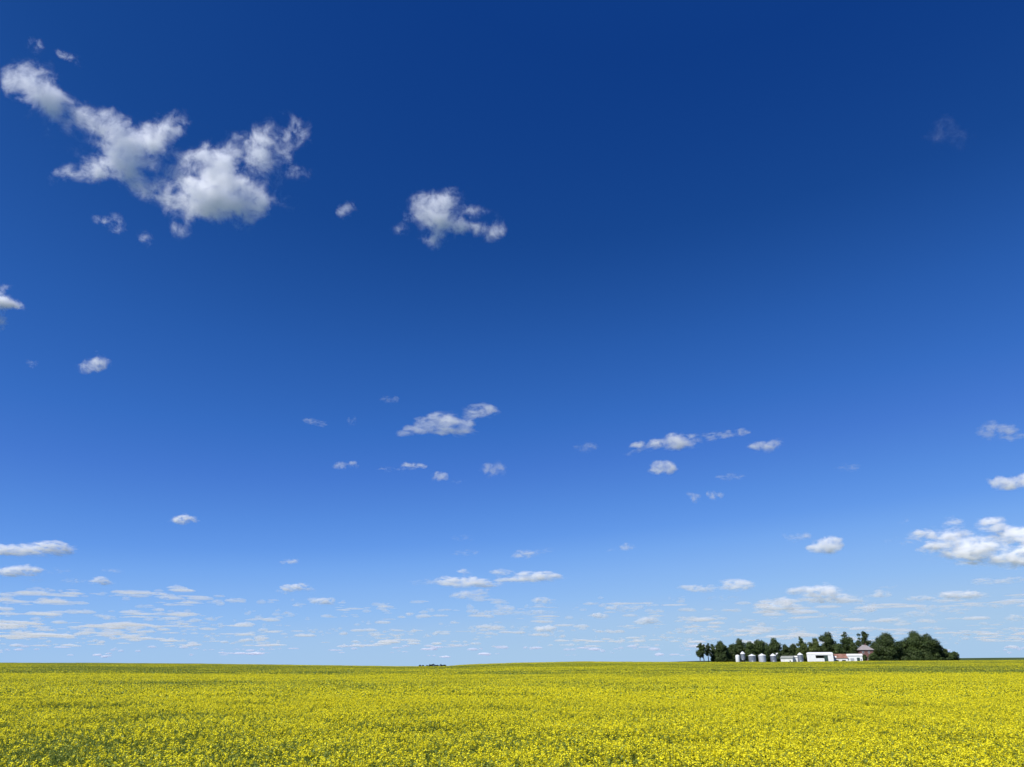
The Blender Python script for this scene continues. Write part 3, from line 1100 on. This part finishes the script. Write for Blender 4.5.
    L.new(gw.outputs[0], mu.inputs[0])
    vs_ = N.new("ShaderNodeVolumeScatter")
    vs_.inputs["Color"].default_value = (1.0, 1.0, 1.0, 1)
    vs_.inputs["Anisotropy"].default_value = aniso
    L.new(mu.outputs[0], vs_.inputs["Density"])
    L.new(vs_.outputs[0], out.inputs["Volume"])
    return m


ico_cache = {}


def ico(sub):
    if sub not in ico_cache:
        b = bmesh.new(); bmesh.ops.create_icosphere(b, subdivisions=sub, radius=1.0)
        b.verts.ensure_lookup_table()
        ico_cache[sub] = (np.array([v.co[:] for v in b.verts]), np.array([[v.index for v in f.verts] for f in b.faces]))
        b.free()
    return ico_cache[sub]


cloud_n = [0]


def cloud(label, blobs, tau=4.0, amp=.95, thr=.36, soft=1.05, cell=None, squash=None, detail=7.0, group=None, billow=1, thick=.9, wisp=0.0):
    """blobs: (px, py, rx, ry, weight) as the photograph shows them; the cloud hangs at the cloud base height."""
    cloud_n[0] += 1
    if wisp: billow = 0
    seed = cloud_n[0]
    rng = random.Random(seed)
    xs = [b[0] for b in blobs]; ys = [b[1] for b in blobs]; wts = [b[2] * b[3] for b in blobs]
    pcx = sum(x * w for x, w in zip(xs, wts)) / sum(wts)
    pcy = sum(y * w for y, w in zip(ys, wts)) / sum(wts)
    d = ray(pcx, pcy).normalized()
    D = CLOUD_Z / d.z
    cen = Vector((0, 0, EYE)) + d * D
    right = Vector((d.y, -d.x, 0)).normalized()
    upv = right.cross(d).normalized()
    fwd = upv.cross(right)
    R = Matrix((right, fwd, upv)).transposed()

    def on_plane(px, py):
        r_ = ray(px, py)
        p = Vector((0, 0, EYE)) + r_ * ((cen - Vector((0, 0, EYE))).dot(d) / r_.dot(d))
        return R.transposed() @ (p - cen)
    s = (on_plane(pcx + 1, pcy) - on_plane(pcx, pcy)).length       # metres per pixel there
    # small towers and shreds break the outline of every thick part
    extra = []
    for (x, y, rx, ry, w) in blobs:
        if w < .62 or billow == 0: continue
        for k in range(3 + int(rx > 12) * 2):
            a = rng.uniform(-.25, math.pi + .25) if rng.random() < .8 else rng.uniform(0, 2 * math.pi)
            f_ = rng.uniform(.26, .5)
            extra.append((x + math.cos(a) * rx * rng.uniform(.45, .85), y - math.sin(a) * ry * rng.uniform(.35, .8),
                          max(rx * f_ * rng.uniform(.7, 1.3), 1.5), max(ry * f_ * 1.25, 1.2), w * rng.uniform(.75, 1.02)))
    blobs = [(x, y, rx * .88, ry * (.80 if billow else 1), w) for (x, y, rx, ry, w) in blobs] + extra
    out = []
    for (x, y, rx, ry, w) in blobs:
        l = on_plane(x, y) / s
        lx = (on_plane(x + 1, y) - on_plane(x, y)).length / s
        lz = (on_plane(x, y + 1) - on_plane(x, y)).length / s
        dep = (rx * ry) ** .5
        out.append(((l.x, l.y + rng.uniform(-.3, .3) * dep, l.z), (rx * lx * 1.25, dep * thick, ry * lz * 1.25), w))
    big = max(out, key=lambda o: o[1][0] * o[1][2])
    depth_m = 2 * big[1][1] * s
    V, Fc, n0 = [], [], 0
    iv, ifc = ico(3 if len(out) == 1 else 2)
    for c, r, w in out:
        V.append(iv * (np.array(r) * 1.06) + np.array(c)); Fc.append(ifc + n0); n0 += len(iv)
    o = mesh_obj("cloud", np.concatenate(V), np.concatenate(Fc), [], None)
    C.objects.link(o)
    if len(out) > 1:
        md_ = o.modifiers.new("r", 'REMESH'); md_.mode = 'VOXEL'
        md_.voxel_size = max(min(min(r[0], r[1], r[2]) for c, r, w in out) / 2.0, max(r[0] for c, r, w in out) / 16.0)
        dg = bpy.context.evaluated_depsgraph_get()
        me2 = bpy.data.meshes.new_from_object(o.evaluated_get(dg))
        o.modifiers.clear()
        old = o.data; o.data = me2; bpy.data.meshes.remove(old); me2.name = "cloud"
    k_tau = (3.6 if wisp else 2.3) * (.6 if wisp and max(w for c, r, w in out) < .7 else 1.0)
    mean_r = (big[1][0] * big[1][2]) ** .5
    cell = (cell or mean_r * .8) * .75
    sq = squash if squash is not None else max(1.0, min(3.0, big[1][0] / big[1][2] * .7))
    o.data.materials.append(cloud_mat("cloud_vapour", out, k_tau * tau / depth_m, 1.0 / cell, amp, thr, soft, seed, detail, sq, max(0.0, min(.34, (d.z - .12) * 1.8)), wisp))
    o.matrix_world = Matrix.Translation(cen) @ R.to_4x4() @ Matrix.Scale(s, 4)
    tag(o, label, "cloud", group or "fair weather clouds")
    return o


# the big ragged cloud at the upper left
cloud("largest cloud, ragged and bright, high in the upper left of the sky", [
    (14, 86, 24, 18, .58), (38, 80, 32, 22, .72), (44, 98, 30, 18, .66), (56, 104, 26, 20, .7), (68, 124, 16, 14, .45),
    (92, 118, 20, 16, .6), (113, 126, 24, 22, .8), (133, 140, 28, 24, .9), (160, 130, 22, 20, .9), (180, 124, 18, 16, .8),
    (150, 150, 24, 20, .85), (113, 160, 24, 18, .85), (100, 168, 22, 12, .85), (130, 172, 18, 14, .6), (78, 175, 26, 11, .85), (56, 178, 13, 10, .55),
    (216, 163, 24, 24, .9), (226, 193, 46, 30, 1.15), (190, 204, 38, 22, 1.0), (154, 194, 28, 15, .8), (140, 182, 18, 12, .55), (170, 180, 20, 16, .55),
    (250, 207, 26, 18, .95), (182, 229, 20, 12, .85), (246, 229, 18, 11, .7), (193, 168, 22, 18, .55),
    (279, 143, 36, 30, .62), (254, 150, 28, 24, .62), (296, 134, 20, 20, .58), (302, 174, 22, 13, .55), (270, 172, 26, 16, .5),
    (110, 145, 84, 42, .36), (228, 180, 80, 54, .40), (45, 92, 50, 32, .36)],
      tau=8.5, cell=32, squash=1.0, detail=12.0, thick=.55, wisp=.345)
cloud("faint wisp above the left tail of the largest cloud", [(36, 45, 12, 10, .62)], tau=2.64, cell=12, squash=1.0, wisp=.40)
cloud("thin torn wisp just over the left tail of the largest cloud", [(62, 55, 12, 7, .62), (76, 60, 12, 7, .58)], tau=2.42, cell=12, squash=1.0, wisp=.40)
cloud("small faint shred below the middle of the largest cloud", [(100, 220, 12, 7, .62), (116, 224, 14, 12, .65)], tau=3.52, cell=13.5, squash=1.0, wisp=.40)
cloud("tiny faint shred under the bottom edge of the largest cloud", [(146, 238, 12, 10, .6)], tau=2.64, cell=12, squash=1.0, wisp=.40)
cloud("compact white cloud with a ragged halo, high near the middle of the sky", [
    (440, 218, 24, 22, 1.1), (414, 208, 17, 16, .56), (432, 199, 22, 12, .58), (451, 196, 12, 11, .55), (401, 230, 13, 9, .62),
    (435, 243, 16, 9, .6), (463, 226, 18, 9, .75), (474, 210, 18, 7, .64), (492, 233, 21, 12, .58), (499, 225, 13, 13, .54), (482, 230, 16, 8, .55), (448, 218, 54, 36, .36)],
      tau=6.5, cell=20, squash=1.0, detail=12.0, thick=.65, wisp=.36)
cloud("small solitary puff between the largest cloud and the compact white cloud", [(343, 212, 10, 11, .66), (352, 206, 9, 10, .6)], tau=2.2, cell=16.5, squash=1.0, wisp=.40)
cloud("streaky white cloud cut by the left edge of the photo", [(4, 302, 26, 9, .85), (3, 288, 14, 7, .55), (-2, 322, 12, 14, .6), (-24, 300, 24, 16, .9)], tau=5.72, cell=21, squash=1.0, wisp=.40)
cloud("small slanted wisp alone in the left part of the sky", [(84, 370, 12, 6, .65), (94, 365, 14, 9, .76), (104, 365, 10, 9, .68), (100, 357, 8, 8, .6)], tau=2.2, cell=15, squash=1.0, wisp=.40)
cloud("tiny faint shred to the left of the small slanted wisp", [(32, 364, 10, 5, .6)], tau=2.64, cell=10.5, squash=1.0, wisp=.40)
cloud("very faint shred high in the upper right of the sky", [(945, 120, 14, 9, .62), (938, 134, 26, 15, .6), (962, 138, 20, 16, .6)], tau=.4, cell=19.5, squash=1.0, wisp=.40)
cloud("long slanted white cloud in the middle of the sky, rising to the right", [
    (447, 422, 34, 13, .95), (480, 412, 22, 9, .9), (415, 430, 17, 8, .85), (402, 434, 9, 5, .65), (459, 432, 22, 7, .85), (494, 409, 10, 8, .5)],
      tau=3.0, cell=16)
cloud("thin faint streak to the left of the long slanted cloud", [(316, 422, 16, 5, .75)], tau=.9, cell=7)
cloud("tiny faint fleck between the thin streak and the long slanted cloud", [(352, 422, 7, 6, .7)], tau=.6, cell=5)
cloud("tiny faint fleck above the long slanted cloud", [(390, 400, 11, 6, .7)], tau=.6, cell=6)
cloud("small flat puff, lower left of the long slanted cloud", [(341, 466, 9, 6, .8), (353, 465, 8, 5, .7)], tau=2.2, cell=8)
cloud("flat double streak below the long slanted cloud", [(386, 469, 12, 4, .6), (402, 469, 10, 4, .6), (414, 466, 13, 5, .85)], tau=2.0, cell=8)
cloud("small puff just right of the flat double streak", [(440, 477, 11, 7, .85), (458, 481, 10, 5, .5)], tau=2.2, cell=8)
cloud("faint grey smudge right of the small puff under the slanted cloud", [(494, 471, 15, 11, .78)], tau=1.1, cell=9)
cloud("oval white cloud with a lower left lobe, right of the middle of the sky", [(682, 441, 24, 11, 1.05), (645, 446, 17, 8, .9), (660, 443, 16, 7, .85), (632, 453, 12, 5, .5)], tau=3.2, cell=14)
cloud("faint winged cloud touching the right side of the oval cloud", [(717, 436, 17, 6, .7), (738, 433, 14, 6, .72), (708, 441, 10, 5, .5)], tau=1.8, cell=10)
cloud("small soft cloud right of the faint winged cloud", [(768, 447, 18, 8, .85), (777, 442, 10, 6, .6)], tau=2.0, cell=11)
cloud("small flat based puff below the oval cloud", [(664, 468, 16, 9, .98), (656, 471, 10, 5, .8)], tau=2.8, cell=11)
cloud("faint grey fleck to the left of the oval cloud", [(584, 448, 13, 7, .72)], tau=.9, cell=8)
cloud("faint flat streak right of the flat based puff", [(730, 477, 16, 5, .72)], tau=.8, cell=8)
cloud("left fleck of the small pair below the flat based puff", [(694, 497, 9, 6, .75)], tau=1.7, cell=7)
cloud("right fleck of the small pair below the flat based puff", [(714, 496, 9, 7, .75)], tau=1.7, cell=7)
cloud("very faint smudge alone in the clear sky above the farm", [(850, 468, 15, 6, .68)], tau=.6, cell=8)
cloud("soft grey cloud near the right edge, above a bright white one", [(998, 433, 25, 10, .75), (990, 424, 10, 8, .6), (1014, 438, 14, 6, .7)], tau=1.9, cell=13)
cloud("bright white cloud cut by the right edge of the photo", [(1017, 482, 26, 10, 1.05), (1005, 486, 16, 6, .9), (1040, 480, 24, 12, 1.0)], tau=3.6, cell=14)
cloud("rounded white puff with a faint tail, above the grove", [(825, 545, 19, 10, 1.1), (820, 549, 18, 6, .9), (838, 542, 8, 7, .8)], tau=3.4, cell=12)
cloud("faint grey smudge just left of the rounded white puff", [(796, 537, 16, 7, .78)], tau=1.1, cell=9)
cloud("large banked grey and white cloud at the right edge", [
    (953, 522, 15, 7, .85), (925, 534, 26, 9, .72), (903, 521, 11, 5, .42), (897, 541, 20, 5, .45), (936, 547, 24, 6, .82),
    (959, 537, 26, 9, .7), (970, 552, 34, 8, .98), (992, 523, 21, 8, .95), (1012, 533, 28, 9, 1.0), (988, 545, 28, 8, .8),
    (1014, 559, 30, 11, 1.05), (975, 562, 30, 7, .62), (1036, 545, 26, 16, 1.0), (965, 545, 64, 20, .50)], tau=8, cell=20, squash=2.2, wisp=.37)
cloud("flat grey streak under the large banked cloud", [(988, 582, 26, 4.5, .75), (1013, 581, 22, 4, .68)], tau=1.7, cell=9)
cloud("bright low cloud with grey ends, under the flat grey streak", [(962, 596, 24, 6, 1.05), (979, 595, 18, 5, .7), (942, 598, 14, 4, .6), (919, 599, 17, 4.5, .8)], tau=3.0, cell=9)
cloud("low grey white streak below the bright low cloud", [(953, 610, 20, 4, .7), (996, 606, 16, 5, .72)], tau=1.8, cell=8)
cloud("low pale band right above the biggest dark trees", [(912, 615, 28, 4.5, .72), (893, 621, 18, 4, .85), (940, 620, 20, 3.5, .6)], tau=2.0, cell=8)
cloud("low white cloud at the right edge close to the horizon", [(1015, 619, 15, 4.5, .8), (1000, 622, 14, 3, .6)], tau=2.0, cell=8)
cloud("white cloud with a long grey left wing, left of the larger low pair", [(737, 586, 22, 7, 1.08), (701, 589, 28, 5, .82), (721, 598, 26, 4, .6)], tau=3.0, cell=11)
cloud("widest bright cloud low over the middle of the grove", [(823, 593, 28, 9, 1.05), (846, 598, 20, 6, .9), (801, 592, 16, 7, .85), (828, 601, 34, 4, .8)], tau=3.4, cell=12)
cloud("bright wedge shaped cloud, lower left of the widest bright cloud", [(775, 607, 22, 7, 1.05), (785, 604, 10, 7, .95), (764, 610, 12, 4, .9)], tau=3.4, cell=10)
cloud("pale cloud just right of the widest bright cloud", [(880, 594, 15, 5, .88), (889, 587, 16, 4, .5)], tau=2.2, cell=9)
cloud("little bright puff over a grey streak above the brick house", [(868, 609, 8, 5, 1.0), (856, 614, 22, 4, .55)], tau=2.8, cell=7)
cloud("small flat white cloud just above the left part of the grove", [(763, 631, 13, 4, .85), (750, 633, 8, 3, .5)], tau=2.2, cell=7)
cloud("long flat white cloud cut by the left edge, bright on top", [(36, 550, 40, 9, 1.08), (8, 551, 28, 8, .95), (50, 545, 18, 6, .85), (64, 553, 12, 5, .7), (-20, 550, 26, 9, 1.0)], tau=3.4, cell=13)
cloud("bright mound shaped cloud under the long flat white cloud", [(25, 571, 24, 8, 1.1), (12, 574, 12, 5, .9), (60, 572, 14, 6, .48), (34, 580, 14, 4, .45)], tau=3.4, cell=11)
cloud("small white cloud with a grey left tail, right of the bright mound", [(98, 581, 14, 5, .98), (108, 583, 10, 3.5, .7), (72, 581, 18, 4.5, .58)], tau=2.5, cell=8)
cloud("thin grey streak above the small white cloud with a grey tail", [(113, 571, 18, 3.5, .58)], tau=2.42, cell=12, squash=1.0, wisp=.40)
cloud("lens shaped white cloud alone in the left of the lower sky", [(181, 520, 16, 6, 1.0), (192, 521, 10, 4, .6)], tau=2.8, cell=10)
cloud("tiny pale cloud above the pair of small low clouds left of centre", [(290, 562, 11, 4, .8)], tau=1.7, cell=7)
cloud("low lumpy cloud, left one of the pair left of centre", [(297, 588, 16, 5, .98), (284, 591, 11, 4, .62), (312, 590, 6, 3.5, .7)], tau=2.6, cell=8)
cloud("low lumpy cloud, right one of the pair left of centre", [(322, 601, 14, 5, 1.0), (330, 603, 8, 3.5, .7)], tau=2.6, cell=8)
cloud("widest low cloud in the middle, its flat base grey", [(464, 583, 32, 7, 1.08), (446, 581, 14, 6, 1.0), (487, 585, 17, 4, .95), (421, 582, 16, 5, .58), (466, 572, 10, 5, .75)], tau=3.4, cell=11)
cloud("smooth white cloud overlapping the right end of the widest low cloud", [(532, 578, 34, 6.5, 1.05), (501, 572, 13, 5, .85), (515, 580, 20, 4, .9), (556, 577, 14, 4, .6)], tau=3.4, cell=12)
cloud("grey ragged cloud under the widest low cloud in the middle", [(473, 596, 24, 6, .8), (484, 591, 10, 4, .75), (460, 596, 10, 4, .7)], tau=2.0, cell=9)
cloud("slanted grey cloud above the smooth white cloud", [(524, 555, 15, 6, .78), (546, 550, 18, 4, .55), (536, 553, 10, 4, .6)], tau=1.7, cell=9)
cloud("small grey cloud alone to the right of the slanted grey cloud", [(628, 547, 10, 4.5, .75), (612, 550, 12, 3, .5)], tau=1.6, cell=8)
cloud("faint smudge over the widest low cloud in the middle", [(466, 553, 13, 5, .7), (463, 538, 16, 5, .6)], tau=.7, cell=8)
cloud("small lumpy cloud below the smooth white cloud", [(546, 601, 14, 4.5, .85), (538, 600, 8, 3, .6)], tau=2.0, cell=7)
cloud("tiny bright round puff near the horizon, right of centre", [(600.6, 616, 10, 4.5, 1.05)], tau=3.0, cell=7)
cloud("small bright cloud near the horizon, left of the grove", [(649, 621, 16, 4.5, .98), (640, 623, 8, 3.5, .8)], tau=2.6, cell=8)
cloud("bright oval cloud lowest over the middle of the horizon", [(543, 629.5, 14, 4, 1.02), (550, 628, 7, 4, .9)], tau=2.8, cell=8)
cloud("white knob on a long grey streak, right under the grey ragged cloud", [(503, 609, 12, 5, 1.0), (487, 613, 20, 4, .62), (531, 613, 30, 4, .74)], tau=2.2, cell=8)
cloud("grey and white bank above the tiny bright round puff", [(624, 609, 24, 5, .78), (636, 607, 10, 4, .8), (614, 601, 14, 3.5, .5)], tau=1.8, cell=8)


def cloud_bank():
    """The far field of small clouds that thins into the horizon, too many to count."""
    rng = np.random.default_rng(77)
    spec = []

    def add(n, x0, x1, y0, y1, wmin, wmax):
        """n loose groups of overlapping small clouds"""
        for _ in range(n):
            y = y0 + (y1 - y0) * rng.uniform(0, 1)
            t = (y - 590) / 70.0
            x = rng.uniform(x0, x1)
            w = wmin + (wmax - wmin) * rng.uniform(0, 1) ** 2.2
            m_ = rng.integers(2, 7)
            for _k in range(m_):
                f_ = rng.uniform(.25, .8) ** 1.3
                spec.append((x + rng.normal() * w * .8, y + rng.normal() * 1.3 * (1.2 - .6 * t),
                             w * f_ * (1.15 - .45 * t), rng.uniform(.5, 2.4) ** 1.1 * (1.25 - .65 * t) * (.6 + f_ * .6)))
    add(95, -40, 190, 590, 640, 8, 28)
    add(80, -40, 280, 624, 656, 6, 22)
    add(44, 170, 360, 600, 654, 5, 20)
    add(80, 340, 700, 598, 648, 6, 20)
    add(60, 360, 740, 626, 656, 5, 18)
    add(90, 680, 1060, 598, 644, 7, 26)
    add(56, 680, 1060, 628, 655, 5, 20)
    iv, ifc = ico(3)
    V, Fc, n0 = [], [], 0
    for k, (x, y, rx, ry) in enumerate(spec):
        y = min(y, 657.0)
        d = ray(x, y)
        hgt = CLOUD_Z * rng.uniform(.94, 1.06)
        cen = Vector((0, 0, EYE)) + d * (hgt / d.z)
        s = (cen - Vector((0, 0, EYE))).length / (F * d.length)
        right = np.array(Vector((d.y, -d.x, 0)).normalized())
        fw = np.array([-right[1], right[0], 0])
        dep = rx * .45
        q = iv.copy()
        ph = rng.uniform(0, 6.28, 6)
        lump = 1 + .30 * np.sin(q[:, 0] * 4.1 + ph[0]) * np.cos(q[:, 1] * 3.3 + ph[1]) + .26 * np.sin(q[:, 0] * 9.5 + ph[2] + q[:, 1] * 5) + .18 * np.sin(q[:, 0] * 17 + ph[3])
        zz = np.where(q[:, 2] < 0, q[:, 2] * .5, q[:, 2]) * ry * lump
        V.append(np.array(cen) + (q[:, :1] * right * rx + q[:, 1:2] * fw * dep) * s + zz[:, None] * np.array([0, 0, 1]) * s)
        Fc.append(ifc + n0); n0 += len(iv)
    o = mesh_obj("cloud_bank", np.concatenate(V), np.concatenate(Fc), [], None)
    C.objects.link(o)
    m = bpy.data.materials.new("far_cloud_vapour")
    m.use_nodes = True
    N = m.node_tree.nodes
    for n in list(N): N.remove(n)
    out = N.new("ShaderNodeOutputMaterial")
    v = N.new("ShaderNodeVolumeScatter")
    v.inputs["Color"].default_value = (1.0, 1.0, 1.0, 1)
    v.inputs["Density"].default_value = FAR_DENSITY
    m.node_tree.links.new(v.outputs[0], out.inputs["Volume"])
    o.data.materials.append(m)
    tag(o, "far small clouds thinning into the pale horizon", "cloud bank", kind="stuff")


FAR_DENSITY = .0043
cloud_bank()
